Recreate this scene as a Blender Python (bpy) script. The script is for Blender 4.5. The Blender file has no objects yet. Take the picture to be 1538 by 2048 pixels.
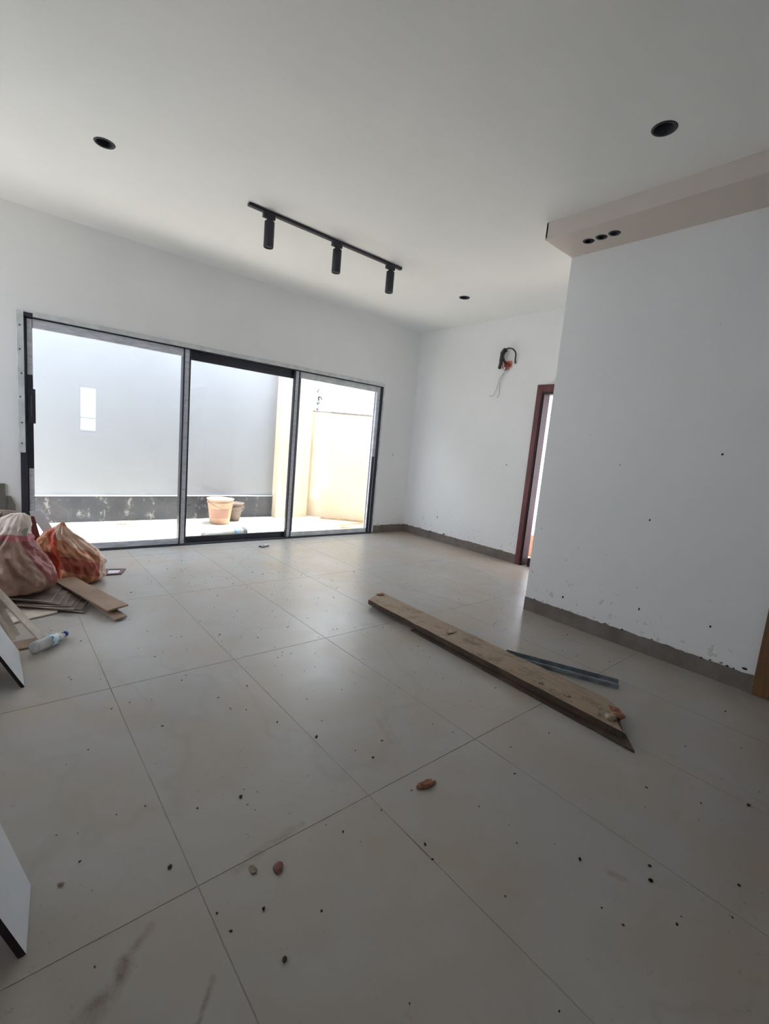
import bpy, bmesh, math, random
from mathutils import Vector, Matrix, noise
from mathutils.geometry import delaunay_2d_cdt
random.seed(7)
sc = bpy.context.scene
COL = sc.collection

# ------------------------------------------------------------------ camera
cam_data = bpy.data.cameras.new('camera')
cam_data.sensor_fit = 'VERTICAL'; cam_data.sensor_height = 36.0; cam_data.sensor_width = 36.0
cam_data.lens = 929.17 / 2048 * 36.0
cam_data.clip_start = 0.05
cam = bpy.data.objects.new('camera', cam_data); COL.objects.link(cam)
_r = Vector((0.76236, -0.64084, 0.09015)); _u = Vector((0.02189, 0.16475, 0.98609)); _f = Vector((0.64678, 0.74978, -0.13962))
cam.matrix_world = Matrix(((_r.x, _u.x, -_f.x, -4.9244), (_r.y, _u.y, -_f.y, -5.2235), (_r.z, _u.z, -_f.z, 1.2819), (0, 0, 0, 1)))
sc.camera = cam

# ------------------------------------------------------------------ sky, sun, exposure
world = bpy.data.worlds.new('hazy sky'); sc.world = world; world.use_nodes = True
bg = world.node_tree.nodes['Background']
bg.inputs[0].default_value = (0.87, 0.94, 1.05, 1); bg.inputs[1].default_value = 5.3
sun_data = bpy.data.lights.new('sun', 'SUN'); sun_data.energy = 15.0; sun_data.angle = math.radians(14); sun_data.color = (1.0, 0.98, 0.96)
sun = bpy.data.objects.new('sun', sun_data); COL.objects.link(sun)
sun.rotation_euler = Vector((0.27, 0.02, 1.0)).to_track_quat('Z', 'Y').to_euler()
sun.location = (2, 3, 9)
sc.view_settings.view_transform = 'Standard'; sc.view_settings.look = 'None'
sc.view_settings.gamma = 1.0; sc.view_settings.use_curve_mapping = False
sc.view_settings.exposure = 0.68
sc.cycles.use_denoising = True
sc.cycles.max_bounces = 14; sc.cycles.diffuse_bounces = 10; sc.cycles.glossy_bounces = 5
sc.cycles.transparent_max_bounces = 16; sc.cycles.caustics_reflective = False; sc.cycles.caustics_refractive = False
sc.cycles.sample_clamp_indirect = 8.0

# ------------------------------------------------------------------ materials
def s2l(c):
    return tuple(((v / 255) / 12.92 if v / 255 <= 0.04045 else ((v / 255 + 0.055) / 1.055) ** 2.4) for v in c)
def new_mat(name):
    m = bpy.data.materials.new(name); m.use_nodes = True
    nt = m.node_tree; b = nt.nodes['Principled BSDF']
    return m, nt, b
def N(nt, t, **kw):
    n = nt.nodes.new(t)
    for k, v in kw.items(): setattr(n, k, v)
    return n
def coord(nt, obj=False):
    if obj: return N(nt, 'ShaderNodeTexCoord').outputs['Object']
    return N(nt, 'ShaderNodeNewGeometry').outputs['Position']
def noise_tex(nt, vec, scale, detail=4, rough=0.6, stretch=None):
    if stretch:
        mp = N(nt, 'ShaderNodeMapping'); mp.inputs['Scale'].default_value = stretch; nt.links.new(vec, mp.inputs[0]); vec = mp.outputs[0]
    n = N(nt, 'ShaderNodeTexNoise'); n.inputs['Scale'].default_value = scale; n.inputs['Detail'].default_value = detail
    n.inputs['Roughness'].default_value = rough; nt.links.new(vec, n.inputs['Vector']); return n.outputs['Fac']
def ramp(nt, fac, stops):
    r = N(nt, 'ShaderNodeValToRGB'); e = r.color_ramp.elements
    while len(e) < len(stops): e.new(0.5)
    for i, (p, c) in enumerate(stops):
        e[i].position = p; e[i].color = (*c, 1) if isinstance(c, tuple) else (c, c, c, 1)
    nt.links.new(fac, r.inputs[0]); return r.outputs[0]
def mix(nt, fac, a, b, mode='MIX'):
    m = N(nt, 'ShaderNodeMix', data_type='RGBA', blend_type=mode)
    def put(sock, v):
        if isinstance(v, tuple): sock.default_value = (*v, 1)
        elif isinstance(v, (int, float)): sock.default_value = v
        else: nt.links.new(v, sock)
    put(m.inputs[0], fac); put(m.inputs[6], a); put(m.inputs[7], b); return m.outputs[2]
def math_n(nt, op, a, b=None):
    m = N(nt, 'ShaderNodeMath', operation=op)
    for i, v in enumerate((a, b)):
        if v is None: continue
        if isinstance(v, (int, float)): m.inputs[i].default_value = v
        else: nt.links.new(v, m.inputs[i])
    return m.outputs[0]
def bump(nt, b, fac, strength, dist=0.01):
    bp = N(nt, 'ShaderNodeBump'); bp.inputs['Strength'].default_value = strength; bp.inputs['Distance'].default_value = dist
    nt.links.new(fac, bp.inputs['Height']); nt.links.new(bp.outputs[0], b.inputs['Normal'])
def simple(name, rgb, rough=0.6, var=0.12, scale=12, metal=0.0, rgb2=None, stretch=None, bmp=0.15, spec=0.5, obj=True, contrast=(0.35, 0.65)):
    m, nt, b = new_mat(name); v = coord(nt, obj)
    f = noise_tex(nt, v, scale, stretch=stretch)
    c1 = s2l(rgb); c2 = s2l(rgb2) if rgb2 else tuple(x * (1 - var) for x in c1)
    nt.links.new(ramp(nt, f, [(contrast[0], c1), (contrast[1], c2)]), b.inputs['Base Color'])
    b.inputs['Roughness'].default_value = rough; b.inputs['Metallic'].default_value = metal
    b.inputs['Specular IOR Level'].default_value = spec
    if bmp: bump(nt, b, noise_tex(nt, v, scale * 4, stretch=stretch), bmp, 0.004)
    return m
def seg_mask(nt, vec, A, B, w, nfac=None):
    """distance of the shading point to a line A-B on the floor, as a soft mask of half width w"""
    A = Vector(A); B = Vector(B); D = B - A
    sub = N(nt, 'ShaderNodeVectorMath', operation='SUBTRACT'); nt.links.new(vec, sub.inputs[0]); sub.inputs[1].default_value = A
    dot = N(nt, 'ShaderNodeVectorMath', operation='DOT_PRODUCT'); nt.links.new(sub.outputs[0], dot.inputs[0]); dot.inputs[1].default_value = D / D.length_squared
    cl = N(nt, 'ShaderNodeClamp'); nt.links.new(dot.outputs['Value'], cl.inputs[0])
    sc_ = N(nt, 'ShaderNodeVectorMath', operation='SCALE'); sc_.inputs[0].default_value = D; nt.links.new(cl.outputs[0], sc_.inputs['Scale'])
    d2 = N(nt, 'ShaderNodeVectorMath', operation='DISTANCE'); nt.links.new(sub.outputs[0], d2.inputs[0]); nt.links.new(sc_.outputs[0], d2.inputs[1])
    mr = N(nt, 'ShaderNodeMapRange', interpolation_type='SMOOTHSTEP'); nt.links.new(d2.outputs['Value'], mr.inputs[0])
    mr.inputs[1].default_value = 0; mr.inputs[2].default_value = w; mr.inputs[3].default_value = 1; mr.inputs[4].default_value = 0
    o = mr.outputs[0]
    return math_n(nt, 'MULTIPLY', o, nfac) if nfac is not None else o

def paint_mat(name, rgb, specks=True):
    m, nt, b = new_mat(name); p = coord(nt)
    f = noise_tex(nt, p, 1.3, 5)
    c = s2l(rgb); col = ramp(nt, f, [(0.3, c), (0.7, tuple(x * y for x, y in zip(c, (0.95, 0.955, 0.96))))])
    if specks:
        sep = N(nt, 'ShaderNodeSeparateXYZ'); nt.links.new(p, sep.inputs[0])
        low = N(nt, 'ShaderNodeMapRange'); nt.links.new(sep.outputs['Z'], low.inputs[0])
        low.inputs[1].default_value = 0.1; low.inputs[2].default_value = 0.75; low.inputs[3].default_value = 0.62; low.inputs[4].default_value = 0.76
        n2 = noise_tex(nt, p, 16, 3)
        sp = math_n(nt, 'GREATER_THAN', n2, low.outputs[0])
        sp = math_n(nt, 'MULTIPLY', sp, 0.30)
        col = mix(nt, sp, col, s2l((150, 135, 110)))
    nt.links.new(col, b.inputs['Base Color']); b.inputs['Roughness'].default_value = 0.55
    b.inputs['Specular IOR Level'].default_value = 0.3
    bump(nt, b, noise_tex(nt, p, 9, 5), 0.12, 0.01)
    return m

M = {}
M['wall'] = paint_mat('wall paint', (236, 237, 238))
M['ceiling'] = paint_mat('ceiling paint', (240, 241, 241), False)
M['soffit'] = paint_mat('soffit paint with bounce tint', (214, 203, 196), False)  # warm bounce light is put into the soffit colour
M['cement'] = simple('bare cement', (126, 117, 110), 0.8, scale=6, rgb2=(106, 98, 92), obj=False)
M['grout'] = simple('tile grout', (100, 92, 80), 0.9, scale=1.3, rgb2=(158, 154, 148), obj=False, contrast=(0.34, 0.42))

def floor_mat():
    m, nt, b = new_mat('dusty polished tile'); p = coord(nt)
    base = ramp(nt, noise_tex(nt, p, 1.1, 5, 0.55), [(0.3, s2l((170, 166, 161))), (0.7, s2l((155, 153, 151)))])
    # soft marble print
    vn = math_n(nt, 'ABSOLUTE', math_n(nt, 'SUBTRACT', noise_tex(nt, p, 0.9, 4, 0.5, stretch=(1.0, 0.6, 1.0)), 0.5))
    vein = math_n(nt, 'MULTIPLY', ramp(nt, vn, [(0.0, 1.0), (0.012, 0.0)]), 0.16)
    base = mix(nt, vein, base, s2l((128, 118, 104)))
    # dust and dried mortar film
    d1 = ramp(nt, noise_tex(nt, p, 2.2, 4, 0.55), [(0.42, 0.0), (0.72, 1.0)])
    base = mix(nt, math_n(nt, 'MULTIPLY', d1, 0.5), base, s2l((168, 146, 116)))
    # warm dust drift by the far right wall
    dd = seg_mask(nt, p, (-0.25, -0.1, 0), (-0.3, -2.2, 0), 0.75)
    base = mix(nt, math_n(nt, 'MULTIPLY', dd, 0.35), base, s2l((190, 160, 128)))
    d2 = ramp(nt, noise_tex(nt, p, 30, 5, 0.8), [(0.61, 0.0), (0.68, 1.0)])
    gate = ramp(nt, noise_tex(nt, p, 1.7, 3), [(0.42, 0.0), (0.62, 1.0)])
    base = mix(nt, math_n(nt, 'MULTIPLY', math_n(nt, 'MULTIPLY', d2, gate), 0.6), base, s2l((118, 94, 66)))
    # single veins and stains
    wn = N(nt, 'ShaderNodeTexNoise'); wn.inputs['Scale'].default_value = 14; wn.inputs['Detail'].default_value = 3; nt.links.new(p, wn.inputs['Vector'])
    ws = N(nt, 'ShaderNodeVectorMath', operation='MULTIPLY_ADD'); nt.links.new(wn.outputs['Color'], ws.inputs[0])
    ws.inputs[1].default_value = (0.05, 0.05, 0); ws.inputs[2].default_value = (-0.025, -0.025, 0)
    wp = N(nt, 'ShaderNodeVectorMath', operation='ADD'); nt.links.new(p, wp.inputs[0]); nt.links.new(ws.outputs[0], wp.inputs[1]); wp = wp.outputs[0]
    nf = ramp(nt, noise_tex(nt, p, 22, 5, 0.7), [(0.38, 0.25), (0.62, 1.0)])
    for A, B, hw, st, c in [((-4.63, -4.11, 0), (-4.72, -4.18, 0), 0.020, .55, (98, 76, 58)), ((-4.70, -4.17, 0), (-4.82, -4.27, 0), 0.034, .6, (88, 66, 52)),
                            ((-4.15, -4.04, 0), (-4.39, -4.08, 0), 0.030, .4, (120, 100, 70)), ((-4.54, -4.32, 0), (-4.62, -4.40, 0), 0.012, .6, (84, 76, 64)),
                            ((-3.10, -1.64, 0), (-3.20, -1.45, 0), 0.035, .5, (170, 135, 95)), ((-3.54, -3.72, 0), (-3.60, -3.86, 0), 0.03, .45, (150, 122, 86)),
                            ((-3.36, -3.37, 0), (-3.37, -3.24, 0), 0.02, .4, (160, 130, 90)), ((-2.0, -2.2, 0), (-1.8, -2.9, 0), 0.06, .3, (112, 106, 98)),
                            ((-3.44, -4.76, 0), (-3.42, -4.80, 0), 0.018, .5, (130, 106, 76))]:
        k = math_n(nt, 'MULTIPLY', seg_mask(nt, wp, A, B, hw, nf), st)
        base = mix(nt, k, base, s2l(c))
    nt.links.new(base, b.inputs['Base Color'])
    r1 = ramp(nt, noise_tex(nt, p, 7, 9, 0.8), [(0.36, 0.285), (0.64, 0.39)])
    nt.links.new(r1, b.inputs['Roughness'])
    b.inputs['Specular IOR Level'].default_value = 0.5
    bump(nt, b, noise_tex(nt, p, 16, 9, 0.78), 0.075, 0.01)
    return m
M['tile'] = floor_mat()
M['film'] = simple('grey protective film on aluminium', (214, 217, 226), 0.45, scale=9, rgb2=(180, 184, 194), stretch=(1, 1, 4))
M['film_light'] = simple('pale protective tape', (216, 220, 221), 0.5, scale=8, rgb2=(186, 192, 194))
M['alu'] = simple('charcoal anodised aluminium', (58, 60, 70), 0.35, scale=6, metal=0.3, var=0.25)
M['black'] = simple('black powder coat', (40, 44, 56), 0.5, scale=20, var=0.2, bmp=0.03)
M['screw'] = simple('dark screw heads', (70, 66, 60), 0.5, scale=20)
def glass_mat():
    m, nt, b = new_mat('clear window glass'); nt.nodes.remove(b)
    out = nt.nodes['Material Output']; tr = N(nt, 'ShaderNodeBsdfTransparent'); tr.inputs[0].default_value = (0.95, 0.97, 0.97, 1)
    gl = N(nt, 'ShaderNodeBsdfGlossy'); gl.inputs['Roughness'].default_value = 0.02
    fr = N(nt, 'ShaderNodeFresnel'); bf = N(nt, 'ShaderNodeNewGeometry').outputs['Backfacing']
    nt.links.new(math_n(nt, 'SUBTRACT', 1.5, math_n(nt, 'MULTIPLY', bf, 1.5 - 1 / 1.5)), fr.inputs[0])   # same reflectance entering and leaving the pane
    dirt = ramp(nt, noise_tex(nt, coord(nt), 3, 6), [(0.4, 0.9), (0.7, 1.1)])
    mx = N(nt, 'ShaderNodeMixShader'); nt.links.new(math_n(nt, 'MULTIPLY', fr.outputs[0], dirt), mx.inputs[0])
    nt.links.new(tr.outputs[0], mx.inputs[1]); nt.links.new(gl.outputs[0], mx.inputs[2]); nt.links.new(mx.outputs[0], out.inputs[0])
    return m
M['glass'] = glass_mat()
M['redwood'] = simple('red brown door timber', (112, 52, 56), 0.4, scale=5, rgb2=(84, 38, 42), stretch=(6, 6, 0.6))
M['liningwood'] = simple('darkened purple brown lining', (76, 52, 56), 0.55, scale=5, rgb2=(60, 42, 46), stretch=(6, 6, 0.6))  # greyer than the face, and darkened to offset strong light from outside
M['brownwood'] = simple('brown door timber', (128, 92, 60), 0.5, scale=5, rgb2=(100, 72, 50), stretch=(6, 6, 0.6))
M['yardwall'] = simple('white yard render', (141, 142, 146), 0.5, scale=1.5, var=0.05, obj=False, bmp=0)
M['cream'] = simple('cream wall paint', (212, 196, 172), 0.7, scale=2, rgb2=(204, 186, 160), obj=False)
def granite():
    m, nt, b = new_mat('dark skirting with plaster splashes'); p = coord(nt)
    base = ramp(nt, noise_tex(nt, p, 3, 6), [(0.35, s2l((52, 54, 62))), (0.7, s2l((74, 74, 80)))])
    sp = ramp(nt, noise_tex(nt, p, 7, 7, 0.75, stretch=(1, 1, 0.6)), [(0.56, 0.0), (0.62, 1.0)])
    base = mix(nt, math_n(nt, 'MULTIPLY', sp, 0.75), base, s2l((140, 138, 136)))
    nt.links.new(base, b.inputs['Base Color']); b.inputs['Roughness'].default_value = 0.4
    return m
M['granite'] = granite()
M['yardfloor'] = simple('dusty yard screed', (202, 196, 184), 0.85, scale=2.5, rgb2=(188, 180, 164), obj=False, bmp=0.2)
M['scaffold'] = None
def plank_mat(name, c1, c2, c3, dust_k=0.5):
    m, nt, b = new_mat(name); p = coord(nt, True)
    g = noise_tex(nt, p, 14, 8, 0.7, stretch=(1.6, 0.22, 1.6))
    base = ramp(nt, g, [(0.3, s2l(c1)), (0.55, s2l(c2)), (0.75, s2l(c3))])
    dust = ramp(nt, noise_tex(nt, p, 5, 6, 0.7), [(0.45, 0.0), (0.7, 1.0)])
    blot = ramp(nt, noise_tex(nt, p, 9, 7, 0.75), [(0.50, 0.0), (0.62, 1.0)])
    base = mix(nt, math_n(nt, 'MULTIPLY', blot, 0.55), base, s2l((88, 72, 60)))
    base = mix(nt, math_n(nt, 'MULTIPLY', dust, dust_k), base, s2l((170, 140, 108)))
    nt.links.new(base, b.inputs['Base Color']); b.inputs['Roughness'].default_value = 0.85
    bump(nt, b, g, 0.6, 0.008)
    return m
M['scaffold'] = plank_mat('weathered scaffold board', (144, 128, 112), (162, 144, 126), (100, 86, 74))
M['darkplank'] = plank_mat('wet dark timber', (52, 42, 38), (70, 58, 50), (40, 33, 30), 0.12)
M['mortar'] = simple('dried mortar lump', (176, 164, 148), 0.95, scale=30, rgb2=(120, 104, 88), bmp=0.6)
M['brick'] = simple('broken brick', (160, 106, 80), 0.9, scale=40, rgb2=(110, 76, 60), bmp=0.6)
M['tubefoil'] = simple('silver foil', (206, 210, 208), 0.3, scale=10, metal=0.4, rgb2=(140, 146, 144), contrast=(.45, .55))
M['galv'] = simple('galvanised steel', (150, 160, 164), 0.4, scale=10, metal=0.6, rgb2=(104, 112, 118))
M['cardboard'] = simple('brown fibre board', (158, 134, 116), 0.85, scale=5, rgb2=(140, 118, 102))
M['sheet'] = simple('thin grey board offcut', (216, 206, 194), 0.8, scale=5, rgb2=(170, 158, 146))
M['sheet_top'] = simple('dark board face', (120, 106, 96), 0.85, scale=7, rgb2=(74, 64, 58))  # board tops coloured darker than their pale edges
M['sheet_dark'] = simple('dark board offcut', (96, 88, 82), 0.8, scale=5, rgb2=(66, 60, 56))
M['whiteboard'] = simple('white laminated panel', (208, 212, 218), 0.4, scale=3, var=0.05)
M['panel_edge'] = simple('dark panel back', (52, 36, 44), 0.8, scale=10, rgb2=(34, 24, 26))
M['greyoff'] = simple('grey cement board', (112, 112, 104), 0.85, scale=6, rgb2=(92, 92, 86))
M['crumb'] = simple('dark mortar crumbs', (58, 52, 44), 0.95, scale=40, rgb2=(38, 34, 30))
M['terracotta'] = simple('terracotta paving', (196, 150, 126), 0.85, scale=6, rgb2=(176, 128, 104))
M['leaf'] = simple('dusty green leaves', (40, 48, 42), 0.6, scale=10)
M['wire_white'] = simple('white wire sheath', (150, 150, 146), 0.5, scale=10, bmp=0)
M['wire_red'] = simple('red wire sheath', (150, 60, 48), 0.5, scale=10, bmp=0)
M['cable'] = simple('black cable sheath', (44, 44, 46), 0.5, scale=20, bmp=0)
M['orangebox'] = simple('orange plastic wall box', (232, 150, 120), 0.6, scale=30, rgb2=(196, 112, 88))
M['bucket'] = simple('dusty cream plastic bucket', (176, 152, 130), 0.7, scale=4, rgb2=(166, 124, 104))
M['bucket2'] = simple('dusty grey plastic bucket', (118, 104, 96), 0.7, scale=5, rgb2=(100, 84, 78))
M['labelred'] = simple('faded red print', (160, 122, 108), 0.7, scale=8)
M['bag'] = simple('white cement sack paper', (112, 114, 110), 0.8, scale=5, rgb2=(98, 100, 98))
M['bagblue'] = simple('blue print band', (84, 112, 144), 0.7, scale=8)
M['dark'] = simple('dark hollow', (70, 70, 76), 0.8, scale=8)
M['stick'] = simple('pale batten wood', (190, 160, 122), 0.8, scale=8, rgb2=(160, 130, 96))
def sack_mat(name, base1, base2, spot, bands, dirt=0.4):
    """woven sack: printed bands are planes in object space (normal, offset, half width)"""
    m, nt, b = new_mat(name); p = coord(nt, True)
    c = ramp(nt, noise_tex(nt, p, 5, 6, 0.65), [(0.35, s2l(base1)), (0.65, s2l(base2))])
    for nrm, off, hw, col in bands:
        d = N(nt, 'ShaderNodeVectorMath', operation='DOT_PRODUCT'); nt.links.new(p, d.inputs[0]); d.inputs[1].default_value = nrm
        x = math_n(nt, 'ABSOLUTE', math_n(nt, 'SUBTRACT', d.outputs['Value'], off))
        wob = math_n(nt, 'MULTIPLY', math_n(nt, 'SUBTRACT', noise_tex(nt, p, 6, 3), 0.5), 0.05)
        k = math_n(nt, 'LESS_THAN', math_n(nt, 'ADD', x, wob), hw)
        c = mix(nt, math_n(nt, 'MULTIPLY', k, 0.85), c, s2l(col))
    if spot:
        ds = N(nt, 'ShaderNodeVectorMath', operation='DISTANCE'); nt.links.new(p, ds.inputs[0]); ds.inputs[1].default_value = spot[0]
        k = math_n(nt, 'LESS_THAN', math_n(nt, 'ADD', ds.outputs['Value'], math_n(nt, 'MULTIPLY', noise_tex(nt, p, 30, 1), .03)), spot[1])
        c = mix(nt, math_n(nt, 'MULTIPLY', k, .7), c, s2l((112, 132, 130)))
    dr = ramp(nt, noise_tex(nt, p, 9, 7, 0.75), [(0.45, 0.0), (0.7, 1.0)])
    c = mix(nt, math_n(nt, 'MULTIPLY', dr, dirt), c, s2l((150, 118, 92)))
    nt.links.new(c, b.inputs['Base Color']); b.inputs['Roughness'].default_value = 0.5
    wv = N(nt, 'ShaderNodeTexNoise'); wv.inputs['Scale'].default_value = 18; wv.inputs['Detail'].default_value = 5; nt.links.new(p, wv.inputs['Vector'])
    bump(nt, b, wv.outputs['Fac'], 0.35, 0.01)
    return m

# ------------------------------------------------------------------ mesh helpers
def obj(name, bm, m, parent=None, smooth=False):
    me = bpy.data.meshes.new(name); bm.normal_update(); bm.to_mesh(me); bm.free()
    for mm in (m if isinstance(m, (list, tuple)) else [m]): me.materials.append(mm)
    if smooth:
        for p in me.polygons: p.use_smooth = True
    o = bpy.data.objects.new(name, me); COL.objects.link(o)
    if parent: o.parent = parent; o.matrix_parent_inverse = parent_inv(parent)
    return o
def parent_inv(p):
    m = Matrix.Identity(4); q = p
    while q:
        m = Matrix.LocRotScale(q.location, q.rotation_euler, q.scale) @ m if not q.parent else q.matrix_parent_inverse @ Matrix.LocRotScale(q.location, q.rotation_euler, q.scale) @ m
        q = q.parent
    return m.inverted()
def thing(name, label, cat, loc=(0, 0, 0), group=None):
    o = bpy.data.objects.new(name, None); COL.objects.link(o); o.location = loc; o.empty_display_size = 0.1
    o['label'] = label; o['category'] = cat
    if group: o['group'] = group
    return o
def tag(o, label, cat, group=None):
    o['label'] = label; o['category'] = cat
    if group: o['group'] = group
    return o
def struct(o): o['kind'] = 'structure'; return o
def box(bm, a, b, mat=0):
    x0, y0, z0 = a; x1, y1, z1 = b
    v = [bm.verts.new(c) for c in ((x0, y0, z0), (x1, y0, z0), (x1, y1, z0), (x0, y1, z0), (x0, y0, z1), (x1, y0, z1), (x1, y1, z1), (x0, y1, z1))]
    fs = [bm.faces.new([v[i] for i in q]) for q in ((3, 2, 1, 0), (4, 5, 6, 7), (0, 1, 5, 4), (1, 2, 6, 5), (2, 3, 7, 6), (3, 0, 4, 7))]
    for f in fs: f.material_index = mat
    return v
def bx(a, b, bev=0.0):
    bm = bmesh.new(); box(bm, a, b)
    if bev: bmesh.ops.bevel(bm, geom=bm.edges[:], offset=bev, segments=1, affect='EDGES')
    return bm
def slab(pts, th, bev=0.0, both=False):
    """a flat board from its corner points (top face), th deep below"""
    bm = bmesh.new(); P = [Vector(p) for p in pts]
    n = (P[1] - P[0]).cross(P[-1] - P[0]).normalized()
    if n.z < -0.05 or (abs(n.z) <= 0.05 and n.x < 0): n = -n; P = P[::-1]
    top = [bm.verts.new(p) for p in P]; bot = [bm.verts.new(p - n * th) for p in P]
    bm.faces.new(top); bm.faces.new(bot[::-1]); k = len(P)
    for i in range(k):
        j = (i + 1) % k; f = bm.faces.new((top[i], bot[i], bot[j], top[j])); f.material_index = 1 if both else 0
    if both: bm.faces.ensure_lookup_table(); bm.faces[1].material_index = 1
    if bev: bmesh.ops.bevel(bm, geom=bm.edges[:], offset=bev, segments=1, affect='EDGES')
    bmesh.ops.recalc_face_normals(bm, faces=bm.faces[:])
    return bm
def tube(bm, pts, r, seg=8, cap=True):
    P = [Vector(p) for p in pts]; rings = []; up = Vector((0.13, 0.21, 0.97)).normalized()
    for i, p in enumerate(P):
        d = (P[min(i + 1, len(P) - 1)] - P[max(i - 1, 0)]).normalized()
        a = d.cross(up); a = a.normalized() if a.length > 1e-3 else Vector((1, 0, 0)); b = a.cross(d)
        rr = r[i] if isinstance(r, (list, tuple)) else r
        rings.append([bm.verts.new(p + (a * math.cos(t) + b * math.sin(t)) * rr) for t in [2 * math.pi * k / seg for k in range(seg)]])
    for r0, r1 in zip(rings, rings[1:]):
        for k in range(seg): bm.faces.new((r0[k], r0[(k + 1) % seg], r1[(k + 1) % seg], r1[k]))
    if cap: bm.faces.new(rings[0]); bm.faces.new(rings[-1][::-1])
    bmesh.ops.recalc_face_normals(bm, faces=bm.faces[:])
def smooth_path(pts, n=6):
    P = [Vector(p) for p in pts]; out = []
    for i in range(len(P) - 1):
        p0 = P[max(i - 1, 0)]; p1 = P[i]; p2 = P[i + 1]; p3 = P[min(i + 2, len(P) - 1)]
        for k in range(n):
            t = k / n; out.append(0.5 * ((2 * p1) + (p2 - p0) * t + (2 * p0 - 5 * p1 + 4 * p2 - p3) * t * t + (3 * p1 - p0 - 3 * p2 + p3) * t ** 3))
    out.append(P[-1]); return out
def lathe(bm, prof, seg=32, M4=Matrix.Identity(4), mats=None):
    rings = []
    for r, z in prof:
        rings.append([bm.verts.new(M4 @ Vector((r * math.cos(2 * math.pi * k / seg), r * math.sin(2 * math.pi * k / seg), z))) for k in range(seg)])
    for i, (r0, r1) in enumerate(zip(rings, rings[1:])):
        for k in range(seg):
            f = bm.faces.new((r0[k], r0[(k + 1) % seg], r1[(k + 1) % seg], r1[k]))
            if mats: f.material_index = mats[i]
    bmesh.ops.remove_doubles(bm, verts=bm.verts[:], dist=1e-5)
    bmesh.ops.recalc_face_normals(bm, faces=bm.faces[:])
def rock(bm, c, s, seed=0, sub=2, flat=1.0):
    r = bmesh.ops.create_icosphere(bm, subdivisions=sub, radius=1.0)
    rnd = random.Random(seed); off = Vector((rnd.random() * 50, rnd.random() * 50, rnd.random() * 50))
    s = Vector(s) if isinstance(s, (tuple, list)) else Vector((s, s, s * flat)); rot = Matrix.Rotation(rnd.random() * 6.28, 3, 'Z')
    for v in r['verts']:
        d = 1 + 0.55 * noise.noise(v.co * 1.6 + off)
        q = v.co * d; q = Vector((q.x * s.x, q.y * s.y, q.z * s.z)); v.co = rot @ q + Vector(c)
def holed_sheet(bm, outer, holes, z, th):
    """horizontal sheet with round holes; outer rectangle (x0,y0,x1,y1), holes (x,y,r)"""
    x0, y0, x1, y1 = outer; vs = [Vector(p) for p in ((x0, y0), (x1, y0), (x1, y1), (x0, y1))]; faces = [[0, 1, 2, 3]]
    for cx, cy, r in holes:
        s = len(vs); vs += [Vector((cx + r * math.cos(t * math.pi / 16), cy + r * math.sin(t * math.pi / 16))) for t in range(32)]
        faces.append(list(range(s, s + 32)))
    V, E, F, OV, OE, OF = delaunay_2d_cdt(vs, [], faces, 0, 1e-6)
    lo = [bm.verts.new((v.x, v.y, z)) for v in V]; hi = [bm.verts.new((v.x, v.y, z + th)) for v in V]
    cnt = {}
    for f, of in zip(F, OF):
        if any(o > 0 for o in of): continue
        bm.faces.new([lo[i] for i in f]); bm.faces.new([hi[i] for i in f][::-1])
        for a, b in zip(f, list(f[1:]) + [f[0]]): cnt[(a, b)] = 1
    for (a, b) in list(cnt):
        if (b, a) not in cnt: bm.faces.new((lo[a], hi[a], hi[b], lo[b]))
    bmesh.ops.recalc_face_normals(bm, faces=bm.faces[:])

# ------------------------------------------------------------------ setting
H = 2.98; XL = -6.6; YB = -8.6; XP = -1.417; YP = -3.114; SZ = 2.864; SX = -1.806
WX0, WX1, WZ = -4.71, -0.643, 2.136
# floor: bed of grout, porcelain tiles laid on it
fl = struct(obj('floor', bx((XL - 0.2, YB - 0.2, -0.12), (0.2, 0.03, -0.0015)), M['grout']))
tile_bm = bx((-0.3088, -0.6253, -0.008), (0.3088, 0.6253, 0.0), 0.0007)
tile0 = obj('tile', tile_bm, M['tile'], fl)
first = True
for i in range(-6, 6):
    for j in range(-5, 3):
        cx = -3.258 + 0.62 * (i + 0.5); cy = -2.815 + 1.253 * (j + 0.5)
        x0, x1 = cx - .3088, cx + .3088; y0, y1 = cy - .6253, cy + .6253
        if x1 > 0 or x0 < XL or y1 > 0.02 or y0 < YB:
            x0, x1, y0, y1 = max(x0, XL), min(x1, 0.0), max(y0, YB), min(y1, 0.0)
            if x1 - x0 < .03 or y1 - y0 < .03: continue
            if x0 > XP and y1 < YP: continue
            obj('tile', bx((x0, y0, -.008), (x1, y1, 0), .0007), M['tile'], fl); continue
        if x0 > XP and y1 < YP: continue
        t = tile0 if first else tile0.copy()
        if not first: COL.objects.link(t)
        first = False
        t.parent = fl; t.location = (cx, cy, 0)
bm = bmesh.new(); box(bm, (WX0, 0.0, -0.06), (WX1, 0.2, -0.004))
struct(obj('trim_1', bm, M['cement']))                                   # threshold under the sliding door

lights = [(-4.334, -1.572), (-2.304, -4.059), (-0.882, -1.554)]
slights = [(-1.613, -3.344), (-1.618, -3.440), (-1.623, -3.532)]
bm = bmesh.new(); holed_sheet(bm, (XL, YB, 0.0, 0.0), [(x, y, .054) for x, y in lights], H, 0.02)
box(bm, (XL - .2, YB - .2, H + .12), (.2, .2, H + .25))
struct(obj('ceiling', bm, M['ceiling']))
# window wall with the opening
bm = bmesh.new()
box(bm, (XL - .2, 0, -.1), (WX0, .2, H + .12)); box(bm, (WX1, 0, -.1), (.2, .2, H + .12)); box(bm, (WX0, 0, WZ), (WX1, .2, H + .12))
wall_back = struct(obj('wall_back', bm, M['wall']))
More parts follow.
